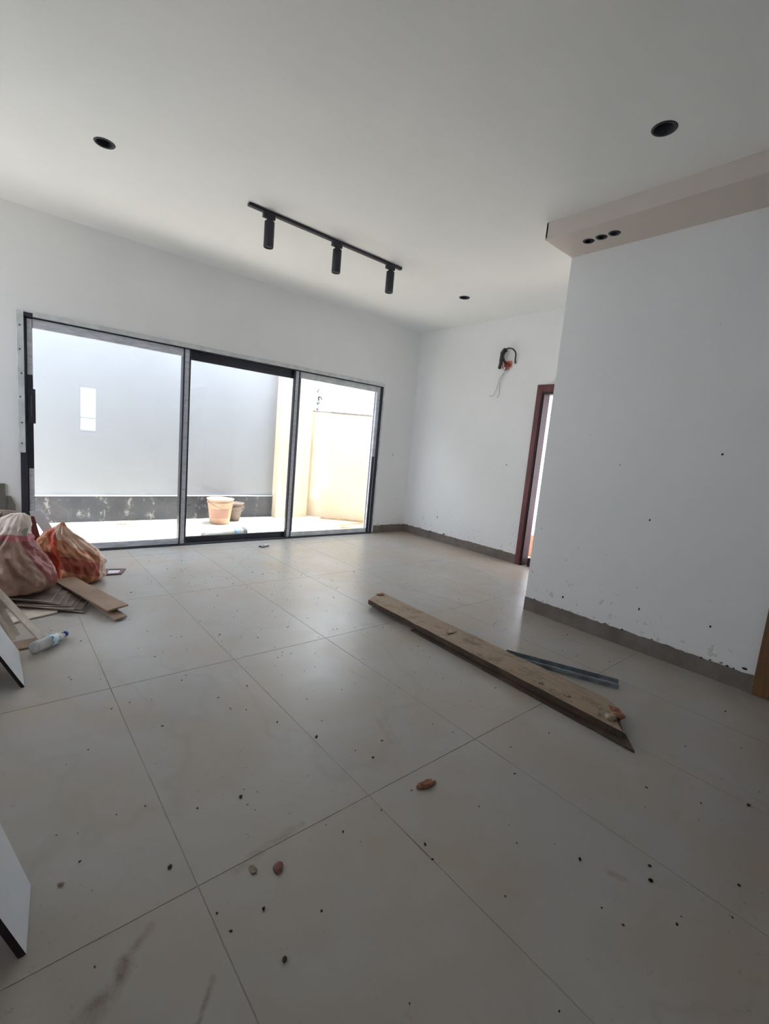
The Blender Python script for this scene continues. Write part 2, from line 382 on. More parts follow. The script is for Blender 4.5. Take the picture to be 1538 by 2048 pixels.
# far right wall with the red door opening
DY0, DY1, DZ = -2.14, -3.0, 2.06
bm = bmesh.new()
box(bm, (0, DY0 + .0, -.1), (.12, 0, H + .12)); box(bm, (0, -3.26, -.1), (.12, DY1, H + .12)); box(bm, (0, DY1, DZ + .01), (.12, DY0, H + .12))
wall_right = struct(obj('wall_right', bm, M['wall']))
bm = bmesh.new()
D2a, D2b = -4.80, -5.70
box(bm, (XP, D2a, -.1), (XP + .15, YP, H)); box(bm, (XP, YB, -.1), (XP + .15, D2b, H)); box(bm, (XP, D2b, 2.10), (XP + .15, D2a, H))
box(bm, (XP + .15, YP - .15, -.1), (0.0, YP, H))
wall_part = struct(obj('wall_partition', bm, M['wall']))
bm = bmesh.new(); LW = (-1.4, -0.15, 1.0, 2.35)     # unseen opening added to let daylight onto the far wall and ceiling
box(bm, (XL - .2, YB, -.1), (XL, LW[0], H + .12)); box(bm, (XL - .2, LW[1], -.1), (XL, 0, H + .12)); box(bm, (XL - .2, LW[0], LW[3]), (XL, LW[1], H + .12)); box(bm, (XL - .2, LW[0], -.1), (XL, LW[1], LW[2]))
struct(obj('wall_left', bm, M['wall']))
struct(obj('bounce_ground', bx((-14, -8, -.3), (XL - .2, .2, -.06)), M['yardfloor']))  # unseen ground added outside the left opening, bounces sunlight to the ceiling
bm = bmesh.new()   # rear wall with openings behind the camera
OPEN = [(-3.20, -2.78, 0.95, 2.10)]
xs = [XL, -6.2, -4.2, -3.32, -2.84, XP + .15]
box(bm, (XL, YB - .2, -.1), (-3.20, YB, H + .12)); box(bm, (-2.78, YB - .2, -.1), (XP + .15, YB, H + .12))
box(bm, (-3.20, YB - .2, 2.10), (-2.78, YB, H + .12)); box(bm, (-3.20, YB - .2, -.1), (-2.78, YB, .95))
struct(obj('wall_rear', bm, M['wall']))
for n, (a, b_, c, d) in enumerate(OPEN):
    w = struct(obj('window_%d' % (n + 2), bx((a, YB - .12, c), (b_, YB - .08, c + .05)), M['alu']))
    for q in (((a, YB - .12, d - .05), (b_, YB - .08, d)), ((a, YB - .12, c + .05), (a + .045, YB - .08, d - .05)), ((b_ - .045, YB - .12, c + .05), (b_, YB - .08, d - .05)), ((a + .045, YB - .12, 1.30), (b_ - .045, YB - .08, 1.325))):
        obj('window_frame', bx(*q), M['alu'], w)
    obj('window_pane', bx((a + .045, YB - .103, c + .05), (b_ - .045, YB - .097, d - .05)), M['glass'], w)
# dropped soffit along the partition
bm = bmesh.new(); holed_sheet(bm, (SX, YB, XP, YP), [(x, y, .032) for x, y in slights], SZ, 0.012)
box(bm, (SX, YB, SZ + .012), (SX + .012, YP, H)); box(bm, (SX, YP - .012, SZ + .012), (XP, YP, H))
struct(obj('trim_2', bm, M['soffit']))

# bare cement skirting band with a ragged plaster edge
def skirting(name, p0, p1, nrm, hgt=0.112, seed=1):
    rnd = random.Random(seed); p0 = Vector(p0); p1 = Vector(p1); n = Vector(nrm); L = (p1 - p0).length; k = max(6, int(L / .03)); th = .006
    bm = bmesh.new(); rows = []
    for i in range(k + 1):
        q = p0.lerp(p1, i / k); h = hgt + .006 * noise.noise(Vector((i * .21, seed * 7.3, 0))) + rnd.uniform(-.0035, .0035)
        if rnd.random() < .05: h += rnd.uniform(.004, .012)
        rows.append([bm.verts.new(q), bm.verts.new(q + n * th), bm.verts.new(q + n * th + Vector((0, 0, h))), bm.verts.new(q + Vector((0, 0, h)))])
    for a, b in zip(rows, rows[1:]):
        for j in range(4): bm.faces.new((a[j], a[(j + 1) % 4], b[(j + 1) % 4], b[j]))
    bm.faces.new(rows[0]); bm.faces.new(rows[-1][::-1]); bmesh.ops.recalc_face_normals(bm, faces=bm.faces[:])
    o = struct(obj(name, bm, M['cement']))
    bm = bmesh.new()
    for i in range(int(L * 11)):
        q = p0.lerp(p1, rnd.random()); z = hgt + abs(rnd.gauss(0, .012)) - .003
        s = rnd.uniform(.002, .0052) * (2.0 if rnd.random() < .12 else 1)
        rock(bm, q + n * .004 + Vector((0, 0, z)), (s * rnd.uniform(1, 3), s, s), rnd.random() * 1000, 1)
    c = obj('plaster_chips', bm, M['crumb'], o); c['kind'] = 'stuff'
    return o
skirting('baseboard_right', (0, DY0 + .09, 0), (0, 0, 0), (-1, 0, 0), seed=2)
skirting('baseboard_back', (WX1 + .02, 0, 0), (-.006, 0, 0), (0, -1, 0), seed=3)
skirting('baseboard_left', (XL, 0, 0), (WX0 - .02, 0, 0), (0, -1, 0), seed=4)
skirting('baseboard_partition', (XP, D2a + .09, 0), (XP, YP, 0), (-1, 0, 0), seed=6)
# paint blemishes on the walls
for par, pts, ax in ((wall_part, [(-4.338, 1.422, .008), (-3.728, 1.302, .006), (-3.989, .941, .008), (-4.02, .30, .010), (-4.45, .33, .008), (-3.45, .21, .012)], 'xp'),
                     (wall_right, [(-1.755, 1.188, .009), (-.693, .342, .010), (-1.95, .45, .006)], 'x0'), (wall_back, [(-.36, 1.17, .010), (-.2, .5, .007)], 'y0')):
    for a, z, s in pts:
        bm = bmesh.new(); c = (XP - .001, a, z) if ax == 'xp' else ((-.001, a, z) if ax == 'x0' else (a, -.001, z))
        rock(bm, c, (s * .35, s, s) if ax != 'y0' else (s, s * .35, s), int(a * 1000), 1); obj('plaster_hole', bm, M['crumb'], par)

# ------------------------------------------------------------------ sliding glass door to the yard
win = struct(bpy.data.objects.new('window_1', None)); COL.objects.link(win); win.location = ((WX0 + WX1) / 2, 0, 0)
def wpart(name, m, boxes, parent=win, bev=.0015):
    bm = bmesh.new()
    for a, b_ in boxes:
        t = bx(a, b_, bev); me = bpy.data.meshes.new('t'); t.to_mesh(me); t.free(); bm.from_mesh(me); bpy.data.meshes.remove(me)
    return obj(name, bm, m, parent)
# outer frame, dark
wpart('head_track', M['alu'], [((WX0, -.012, 2.098), (WX1, .14, WZ)), ((WX0 + .045, .058, 2.05), (WX1 - .04, .064, 2.1)), ((WX0 + .045, .110, 2.05), (WX1 - .04, .116, 2.1))])
wpart('sill_track', M['alu'], [((WX0, -.012, -.004), (WX1, .14, .014)), ((WX0 + .045, .058, .014), (WX1 - .04, .064, .03)), ((WX0 + .045, .110, .014), (WX1 - .04, .116, .03))])
wpart('jamb', M['alu'], [((WX0, -.012, .014), (WX0 + .045, .14, 2.098))])
wpart('jamb', M['alu'], [((WX1 - .04, -.012, .014), (WX1, .14, 2.098))])
wpart('tape_strip', M['film_light'], [((WX0 - .012, -.020, .94), (WX0 + .036, -.012, 2.142))])['label'] = 'pale tape strip with screw holes on left jamb'
tp = wpart('tape_strip', M['film_light'], [((WX0 + .10, -.020, 2.105), (WX1 + .006, -.012, 2.145))]); tp['label'] = 'pale tape strip along the top of the frame'
wpart('tape_strip', M['film_light'], [((WX1 - .012, -.020, .02), (WX1 + .012, -.012, 2.10))])
for z in (2.02, 1.82, 1.62, 1.42, 1.2, 1.02):
    bm = bmesh.new(); lathe(bm, [(0, .003), (.006, .003), (.007, 0), (.007, -.004)], 10, Matrix.Translation((WX0 + .01 + random.uniform(-.006, .012), -.021, z)) @ Matrix.Rotation(math.pi / 2, 4, 'X'))
    obj('screw', bm, M['screw'], win)
def sash(x0, x1, y0, y1, lm, rm, tm, bmname, sw=.055, rwid=.055, top=2.095, glass=True, tw=.075, bw=.06):
    s = wpart('sash', M[tm], [((x0 + sw, y0, top - tw), (x1 - rwid, y1, top))])
    wpart('bottom_rail', M[bmname], [((x0 + sw, y0, .018), (x1 - rwid, y1, .018 + bw))], s)
    wpart('stile', M[lm], [((x0, y0, .018), (x0 + sw, y1, top))], s)
    wpart('stile', M[rm], [((x1 - rwid, y0, .018), (x1, y1, top))], s)
    wpart('glass_pane', M['glass'], [((x0 + sw - .004, (y0 + y1) / 2 - .003, .018 + bw - .004), (x1 - rwid + .004, (y0 + y1) / 2 + .003, top - tw + .004))], s, 0)
    return s
s1 = sash(-4.668, -3.285, .012, .050, 'alu', 'film', 'film', 'film', rwid=.065)
s2 = sash(-3.35, -1.925, .068, .104, 'alu', 'alu', 'alu', 'alu', tw=.09)
s3 = sash(-2.045, -.683, .012, .050, 'film', 'film', 'film_light', 'film_light', sw=.065)
# dark interlock edges beside the pale film on the two meeting stiles, peeled lengths on the end stiles
for sx0, sx1, sp in ((-3.35, -3.285, s1), (-2.045, -1.98, s3)):
    wpart('interlock_edge', M['alu'], [((sx0 - .006, .006, .018), (sx0 + .010, .050, 2.095)), ((sx1 - .010, .006, .018), (sx1 + .006, .050, 2.095))], sp)
wpart('film_strip', M['film'], [((-4.652, .008, 1.62), (-4.616, .012, 2.09))], s1)['label'] = 'grey film left on the upper stile'
wpart('film_strip', M['film'], [((-4.650, .008, .03), (-4.616, .012, .80))], s1)['label'] = 'grey film left on the lower stile'
wpart('lock_plate', M['alu'], [((-4.655, -.004, 1.20), (-4.598, .012, 1.50)), ((-4.63, -.02, 1.26), (-4.615, -.004, 1.44))], s1)
wpart('peeled_stile', M['alu'], [((-.742, .007, .02), (-.700, .0125, 1.12))], s3)['label'] = 'lower stile where the film is peeled away'

# ------------------------------------------------------------------ doors
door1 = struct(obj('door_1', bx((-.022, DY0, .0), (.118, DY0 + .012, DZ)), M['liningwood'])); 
obj('door_jamb', bx((-.022, DY0 + .0, 0), (-.002, DY0 + .08, 2.15), .003), M['redwood'], door1)
obj('door_head', bx((-.022, DY1 - .08, DZ + .01), (-.002, DY0, 2.15), .003), M['redwood'], door1)
obj('door_jamb', bx((-.022, DY1 - .08, 0), (-.002, DY1, DZ + .01), .003), M['redwood'], door1)
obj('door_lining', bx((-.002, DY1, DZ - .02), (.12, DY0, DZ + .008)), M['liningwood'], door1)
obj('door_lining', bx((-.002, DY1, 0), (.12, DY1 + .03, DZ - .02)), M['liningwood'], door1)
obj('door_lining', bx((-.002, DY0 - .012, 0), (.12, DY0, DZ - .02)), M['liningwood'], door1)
door2 = struct(obj('door_2', bx((XP + .03, D2b + .05, .006), (XP + .07, D2a - .05, 2.05), .003), M['brownwood']))
for a, b_ in (((XP - .018, D2a, 0), (XP - .001, D2a + .085, 2.18)), ((XP - .018, D2b - .085, 0), (XP - .001, D2b, 2.18)), ((XP - .018, D2b, 2.10), (XP - .001, D2a, 2.18)),
              ((XP, D2a - .045, 0), (XP + .15, D2a, 2.10)), ((XP, D2b, 0), (XP + .15, D2b + .045, 2.10)), ((XP, D2b + .045, 2.055), (XP + .15, D2a - .045, 2.10))):
    obj('door_frame', bx(a, b_, .003), M['brownwood'], door2)

# ------------------------------------------------------------------ yard behind the glass
struct(obj('yard_floor', bx((-9, .2, -.25), (4.5, 6.0, -.03)), M['yardfloor']))
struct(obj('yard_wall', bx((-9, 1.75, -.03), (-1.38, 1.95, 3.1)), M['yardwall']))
bm = bx((-9, 1.725, -.03), (-1.385, 1.749, .305), .002); struct(obj('trim_3', bm, M['granite']))
bm = bx((-9, 1.715, .305), (-1.385, 1.749, .318), .002); struct(obj('trim_4', bm, M['film_light']))
struct(obj('yard_pier', bx((-1.38, 1.60, -.03), (-.80, 2.0, 2.5)), M['cream']))
A = Vector((-.76, 1.76, 0)); B = Vector((.555, .36, 0)); d = (B - A).normalized(); n = Vector((-d.y, d.x, 0))
bm = slab([A + Vector((0, 0, 1.75)), B + Vector((0, 0, 1.75)), B + n * .2 + Vector((0, 0, 1.75)), A + n * .2 + Vector((0, 0, 1.75))], 1.78)
struct(obj('boundary_wall', bm, M['cream']))
bm = slab([A - n * .01 + Vector((0, 0, 1.775)), B - n * .01 + Vector((0, 0, 1.775)), B + n * .21 + Vector((0, 0, 1.775)), A + n * .21 + Vector((0, 0, 1.775))], .025)
struct(obj('trim_5', bm, M['cement']))
# outside the red door: sunlit path, terracotta step and the white building across
struct(obj('path_floor', bx((.16, -8, -.25), (6.0, .2, -.04)), M['yardfloor']))
struct(obj('neighbour_wall', bx((3.2, -8, -.04), (3.4, 1.5, 3.6)), M['whiteboard']))
struct(obj('added_canopy', bx((.12, -3.7, 2.35), (1.7, -1.1, 2.47)), M['cement']))      # unseen canopy slab added to keep the sun out of the red door
tag(obj('terracotta_step', bx((.75, -3.6, -.04), (1.15, -1.5, .26), .01), M['terracotta']), 'terracotta step outside the red-brown door', 'step')
tag(obj('timber_offcut', slab([(.03, -2.20, .10), (.03, -2.33, .10), (.14, -2.33, .10), (.14, -2.20, .10)], .10, .003), M['panel_edge']), 'small dark block standing on the red-brown door threshold', 'block')

# bucket pair
def bucket(name, label, loc, rb, rt, h, m, band=False, group=None):
    t = thing(name, label, 'bucket', loc, group)
    bm = bmesh.new(); T = Matrix.Translation(loc)
    lathe(bm, [(0, .003), (rb - .01, .003), (rb, .012), (rb + (rt - rb) * .5, h * .5), (rt - .004, h - .06), (rt + .006, h - .058), (rt + .006, h - .045), (rt, h - .043), (rt, h - .012), (rt + .010, h - .010), (rt + .010, h), (rt - .004, h), (rb - .006, .02), (0, .02)], 36, T)
    obj('bucket_body', bm, m, t, True)
    bm = bmesh.new(); tube(bm, smooth_path([Vector(loc) + Vector((math.cos(a) * (rt + .012), math.sin(a) * (rt + .012) - .004, h - .04 - .09 * math.sin(a * 1.0) ** 2)) for a in [math.pi + k * math.pi / 8 for k in range(9)]], 2), .003, 6)
    obj('wire_handle', bm, M['screw'], t, True)
    if band:
        bm = bmesh.new(); prof = []
        for k in range(7):
            z = h * .25 + k * h * .06; r = rb + (rt - rb) * z / h + .0025; prof.append((r, z))
        seg = 14; rings = []
        for r, z in prof: rings.append([bm.verts.new(Vector(loc) + Vector((r * math.cos(a), r * math.sin(a), z))) for a in [math.radians(200 + 95 * q / seg) for q in range(seg + 1)]])
        for a, b_ in zip(rings, rings[1:]):
            for k in range(seg): bm.faces.new((a[k], a[k + 1], b_[k + 1], b_[k]))
        obj('faded_label', bm, M['labelred'], t, True)
    return t
bucket('paint_bucket', 'large cream paint bucket standing in the yard by the dark skirting', (-2.40, 1.32, -.03), .135, .178, .36, M['bucket'], True)
bucket('small_bucket', 'smaller grey bucket half hidden behind the large cream bucket', (-2.12, 1.50, -.03), .085, .135, .27, M['bucket2'])
# cement sack lying by the glass
t = thing('cement_sack', 'white cement sack with blue band lying outside by the glass', 'sack', (-2.7, .40, -.03))
def sack_roll(name, m, x0, x1, r=.075, sg=20, cap=True, ex=0):
    bm = bmesh.new(); rings = []
    for i in range(sg + 1):
        x = x0 + (x1 - x0) * i / sg; yy = .40 + .19 * (x + 2.7) / .66 * 1.0
        e = 1.0 if not cap else min(1, .75 + 3 * min(i, sg - i) / sg)
        ring = []
        for k in range(24):
            a = 2 * math.pi * k / 24; c, s_ = math.cos(a), math.sin(a)
            sx = math.copysign(abs(c) ** .7, c); sz = math.copysign(abs(s_) ** .8, s_)
            q = Vector((x, yy + sx * (r * 1.5 + ex) * e, -.028 + (r + ex) * e + sz * (r + ex) * e)); q.z += .008 * noise.noise(q * 14) * (s_ > 0); ring.append(bm.verts.new(q))
        rings.append(ring)
    for a, b_ in zip(rings, rings[1:]):
        for k in range(24): bm.faces.new((a[k], a[(k + 1) % 24], b_[(k + 1) % 24], b_[k]))
    bm.faces.new(rings[0]); bm.faces.new(rings[-1][::-1]); bmesh.ops.recalc_face_normals(bm, faces=bm.faces[:])
    return obj(name, bm, m, t, True)
sack_roll('sack_body', M['bag'], -2.99, -2.40, .05)
sack_roll('blue_band', M['bagblue'], -2.56, -2.49, .05, 4, False, .002)
sack_roll('torn_mouth', M['dark'], -2.44, -2.36, .045, 5, True, .003)
# floor drain
t = thing('floor_drain', 'round brown drain cover set in the yard floor', 'drain', (-3.64, 1.44, -.03))
bm = bmesh.new(); lathe(bm, [(0, .004), (.07, .004), (.075, .012), (.10, .012), (.115, .0), (.115, -.004)], 32, Matrix.Translation((-3.64, 1.44, -.03))); obj('cover_ring', bm, M['stick'], t)
for k in range(5): obj('grate_bar', bx((-3.70 + k * .028, 1.385, -.027), (-3.692 + k * .028, 1.495, -.021)), M['screw'], t)
# battens on the yard ground
for k, (p, q, w, lb) in enumerate([((-.63, 1.40, -.02), (-.08, .92, -.02), .03, 'long pale batten lying against the boundary wall'), ((-.74, .70, -.02), (-.10, .84, -.02), .03, 'pale batten lying outside the right pane, middle of three'), ((-.78, .58, -.02), (-.45, .27, -.02), .035, 'short pale batten nearest the right glass pane')]):
    p, q = Vector(p), Vector(q); s = (q - p).cross(Vector((0, 0, 1))).normalized() * w / 2
    tag(obj('batten', slab([p - s + Vector((0, 0, .015)), q - s + Vector((0, 0, .015)), q + s + Vector((0, 0, .015)), p + s + Vector((0, 0, .015))], .024, .002), M['stick']), lb, 'batten', 'battens in the yard')
# plant hanging by the pier
t = thing('wall_plant', 'sparse dark leafy plant on top of the cream boundary wall', 'plant', (-.70, 1.64, 1.775))
bm = bmesh.new(); stem = smooth_path([(-.70, 1.69, 1.775), (-.71, 1.65, 1.86), (-.70, 1.63, 1.97), (-.72, 1.61, 2.09)], 4); tube(bm, stem, .004, 6); obj('stem', bm, M['leaf'], t)
for k in range(16):
    c = stem[random.randrange(1, len(stem))] + Vector((random.uniform(-.03, .06), random.uniform(-.05, .02), random.uniform(-.04, .02)))
    bm = bmesh.new(); a = random.uniform(0, 6.28); L = random.uniform(.03, .055); w = L * .35; u = Vector((math.cos(a), .2, math.sin(a))) * L; v = Vector((-math.sin(a), .1, math.cos(a))) * w
    vs = [bm.verts.new(p) for p in (c - u, c + v, c + u, c - v)]; top = bm.verts.new(c + Vector((0, -.004, 0)))
    for i in range(4): bm.faces.new((vs[i], vs[(i + 1) % 4], top))
    vb = bm.verts.new(c + Vector((0, .002, 0)))
    for i in range(4): bm.faces.new((vs[(i + 1) % 4], vs[i], vb))
    obj('leaf', bm, M['leaf'], t)

# ------------------------------------------------------------------ ceiling lights
def downlight(loc, r, z, label, group):
    t = thing('downlight', label, 'ceiling light', (loc[0], loc[1], z), group); T = Matrix.Translation((loc[0], loc[1], z))
    bm = bmesh.new(); lathe(bm, [(r - .008, .0), (r - .006, -.004), (r + .003, -.004), (r + .006, 0)], 32, T); obj('trim_ring', bm, M['black'], t, True)
    bm = bmesh.new(); lathe(bm, [(r - .002, -.002), (r * .75, .05), (r * .5, .055), (0, .055)], 32, T); obj('reflector', bm, M['black'], t, True)
    bm = bmesh.new(); lathe(bm, [(r * .42, .054), (r * .40, .046), (0, .044)], 24, T); obj('lens', bm, M['dark'], t, True)
for p, lb in zip(lights, ['round black downlight over the left end of the glass door', 'large round black downlight at upper right beside the soffit', 'small-looking black downlight between track light and far right wall']):
    downlight(p, .054, H, lb, 'downlights in the main ceiling')
for p, lb in zip(slights, ['first small black soffit spotlight, nearest the partition corner', 'middle one of the three small black soffit spotlights', 'third small black soffit spotlight, farthest from the partition corner']):
    downlight(p, .034, SZ, lb, 'small spotlights in the soffit')
t = thing('track_light', 'black ceiling track with three cylinder spotlights near the window wall', 'ceiling light', (-2.64, -1.605, H))
obj('track_bar', bx((-3.41, -1.623, H - .022), (-1.875, -1.587, H - .0005), .002), M['black'], t)
for x, lb in ((-3.235, None), (-2.605, None), (-2.0, None)):
    c = Vector((x, -1.605, H - .022)); T = Matrix.Translation(c)
    bm = bmesh.new(); lathe(bm, [(0, -.050), (.034, -.050), (.038, -.054), (.038, -.234), (.036, -.238), (.031, -.238), (.029, -.225), (0, -.225)], 28, T)
    sh = obj('spotlight', bm, M['black'], t, True)
    obj('adapter', bx((x - .055, -1.622, H - .055), (x + .040, -1.588, H - .0225), .002), M['black'], sh)
    bm = bmesh.new(); tube(bm, [c + Vector((0, 0, -.030)), c + Vector((0, 0, -.054))], .022, 12); obj('neck', bm, M['black'], sh)
    bm = bmesh.new(); lathe(bm, [(0, -.2245), (.027, -.2245), (.027, -.230), (0, -.233)], 20, T); obj('lens', bm, M['dark'], sh)

# ------------------------------------------------------------------ loose wiring on the far right wall
t = thing('wiring_box', 'open orange wall box with black cable loop and dangling wires', 'wiring', (0, -1.58, 2.43))
bm = bmesh.new(); X = -.001
for a, b_ in (((X - .02, -1.65, 2.385), (X, -1.64, 2.455)), ((X - .02, -1.56, 2.385), (X, -1.55, 2.455)), ((X - .02, -1.64, 2.385), (X, -1.56, 2.393)), ((X - .02, -1.64, 2.447), (X, -1.56, 2.455)), ((X - .004, -1.64, 2.393), (X, -1.56, 2.447))): box(bm, a, b_)
obj('wall_box', bm, M['orangebox'], t)
for k in range(5):
    bm = bmesh.new(); y = -1.635 + k * .017
    tube(bm, smooth_path([(-.006, y, 2.42), (-.05, y + random.uniform(-.03, .03), 2.40 + random.uniform(-.03, .05)), (-.03, y + random.uniform(-.04, .06), 2.375), (-.02, y + .02, 2.36 + random.uniform(-.02, .03))], 5), .005, 6)
    obj('red_wire', bm, M['wire_red'], t, True)
bm = bmesh.new(); tube(bm, smooth_path([(-.006, -1.70, 2.42), (-.03, -1.71, 2.46), (-.05, -1.72, 2.53), (-.055, -1.68, 2.58), (-.05, -1.61, 2.60), (-.045, -1.56, 2.585), (-.04, -1.54, 2.53), (-.035, -1.55, 2.47), (-.01, -1.57, 2.42)], 6), .009, 8); obj('cable_loop', bm, M['cable'], t, True)
bm = bmesh.new(); tube(bm, smooth_path([(-.045, -1.57, 2.595), (-.06, -1.54, 2.55), (-.06, -1.53, 2.48), (-.05, -1.515, 2.42), (-.045, -1.50, 2.36)], 5), [.016] + [.03] * 6 + [.026] * 6 + [.020] * 7 + [.010], 10); obj('taped_bundle', bm, M['cable'], t, True)
for k, pts in enumerate([[(-.02, -1.60, 2.38), (-.03, -1.575, 2.32), (-.035, -1.52, 2.25), (-.03, -1.50, 2.18), (-.03, -1.475, 2.09), (-.03, -1.44, 2.04), (-.03, -1.39, 2.035)],
                         [(-.02, -1.59, 2.38), (-.03, -1.565, 2.30), (-.03, -1.53, 2.22), (-.03, -1.53, 2.14), (-.03, -1.54, 2.07), (-.03, -1.51, 2.01)]]):
    bm = bmesh.new(); tube(bm, smooth_path(pts, 6), .0032, 6); obj('white_wire', bm, M['wire_white'], t, True)

# ------------------------------------------------------------------ scaffold board and steel channel
t = thing('scaffold_board', 'long weathered scaffold board lying across the tiled floor', 'plank', (-2.54, -3.45, 0))
def long_board(name, m, L, R, zt, th, parent, seed, ragged=.006, endcut=None):
    """L, R: left and right edge (x, y) from far to near end; zt top heights"""
    bm = bmesh.new(); k = 40; rows = []
    for i in range(k + 1):
        f = i / k; l = Vector(L[0]).lerp(Vector(L[1]), f); r = Vector(R[0]).lerp(Vector(R[1]), f); z = zt[0] + (zt[1] - zt[0]) * f
        w = (r - l).normalized(); j1 = ragged * noise.noise(Vector((i * .5, seed, 0))); j2 = ragged * noise.noise(Vector((i * .6, seed + 9, 0)))
        l2 = l + w * j1; r2 = r + w * j2
        row = []
        for q in range(5):
            p = l2.lerp(r2, q / 4); row.append(bm.verts.new((p.x, p.y, z + .003 * noise.noise(Vector((i * .4, q * 1.1, seed))))))
        for q in range(5):
            p = l2.lerp(r2, 1 - q / 4); row.append(bm.verts.new((p.x, p.y, z - th)))
        rows.append(row)
    if endcut:
        for q, dy in enumerate(endcut):
            v = rows[-1][q]; v.co.y += dy; rows[-1][9 - q].co.y += dy
    for a, b_ in zip(rows, rows[1:]):
        for q in range(10): bm.faces.new((a[q], a[(q + 1) % 10], b_[(q + 1) % 10], b_[q]))
    bm.faces.new(rows[0]); bm.faces.new(rows[-1][::-1]); bmesh.ops.recalc_face_normals(bm, faces=bm.faces[:])
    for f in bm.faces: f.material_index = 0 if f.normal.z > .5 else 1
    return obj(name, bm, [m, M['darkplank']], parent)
long_board('board', M['scaffold'], [(-2.638, -2.475), (-2.668, -4.47)], [(-2.415, -2.365), (-2.415, -4.33)], (.062, .052), .036, t, 3, endcut=(.0, .02, .0, -.02, .05))
for c, s, m, nm in [((-2.60, -4.38, .060), (.035, .028, .014), 'mortar', 'mortar_lump'), ((-2.55, -4.40, .056), (.04, .026, .014), 'brick', 'brick_fragment'), ((-2.50, -4.36, .055), (.03, .022, .010), 'brick', 'brick_fragment'),
                    ((-2.63, -4.33, .057), (.018, .014, .010), 'mortar', 'mortar_lump'), ((-2.56, -4.31, .058), (.016, .012, .010), 'mortar', 'mortar_lump'), ((-2.60, -3.99, .057), (.018, .016, .008), 'mortar', 'mortar_lump'),
                    ((-2.60, -4.15, .057), (.018, .012, .008), 'mortar', 'mortar_lump'), ((-2.52, -3.25, .062), (.05, .03, .006), 'mortar', 'mortar_lump'), ((-2.47, -2.42, .064), (.035, .018, .006), 'brick', 'brick_fragment')]:
    bm = bmesh.new(); rock(bm, c, s, int(c[1] * 997), 2); obj(nm, bm, M[m], t)
tag(long_board('under_plank', M['darkplank'], [(-2.66, -3.00), (-2.705, -4.545)], [(-2.56, -3.0), (-2.60, -4.46)], (.0135, .0125), .012, None, 12, .004), 'thin dark plank under the near end of the scaffold board', 'plank')
# C channel
def chan():
    P = Vector((-2.375, -3.60, 0)); Q = Vector((-2.105, -4.215, 0)); d = (Q - P).normalized(); s = Vector((-d.y, d.x, 0)); w = .043; h = .026; th = .0022
    bm = bmesh.new(); prof = [(-w, h), (-w, 0), (w, 0), (w, h), (w - th, h), (w - th, th), (.014, th), (.008, th + .009), (-.008, th + .009), (-.014, th), (-w + th, th), (-w + th, h)]
    for sg in (0,):
        a = [bm.verts.new(P + s * x + Vector((0, 0, z + .0008))) for x, z in prof]; b_ = [bm.verts.new(Q + s * x + Vector((0, 0, z + .0008))) for x, z in prof]
        for i in range(len(prof)): j = (i + 1) % len(prof); bm.faces.new((a[i], a[j], b_[j], b_[i]))
        bm.faces.new(a); bm.faces.new(b_[::-1])
    bmesh.ops.recalc_face_normals(bm, faces=bm.faces[:]); return bm
tag(obj('steel_channel', chan(), M['galv']), 'galvanised steel channel lying beside the scaffold board', 'metal channel')

# small tube by the window
t = thing('sealant_tube', 'small silver tube with black nozzle lying near the glass door', 'tube', (-2.51, -.34, 0))
c = Vector((-2.50, -.335, .016)); d = Vector((.96, .26, 0)).normalized()
bm = bmesh.new(); tube(bm, [c - d * .055, c - d * .05, c + d * .06, c + d * .062], [.012, .015, .015, .012], 16); obj('tube_body', bm, M['tubefoil'], t, True)
bm = bmesh.new(); tube(bm, [c - d * .055, c - d * .085], [.008, .005], 12); obj('nozzle', bm, M['black'], t, True)

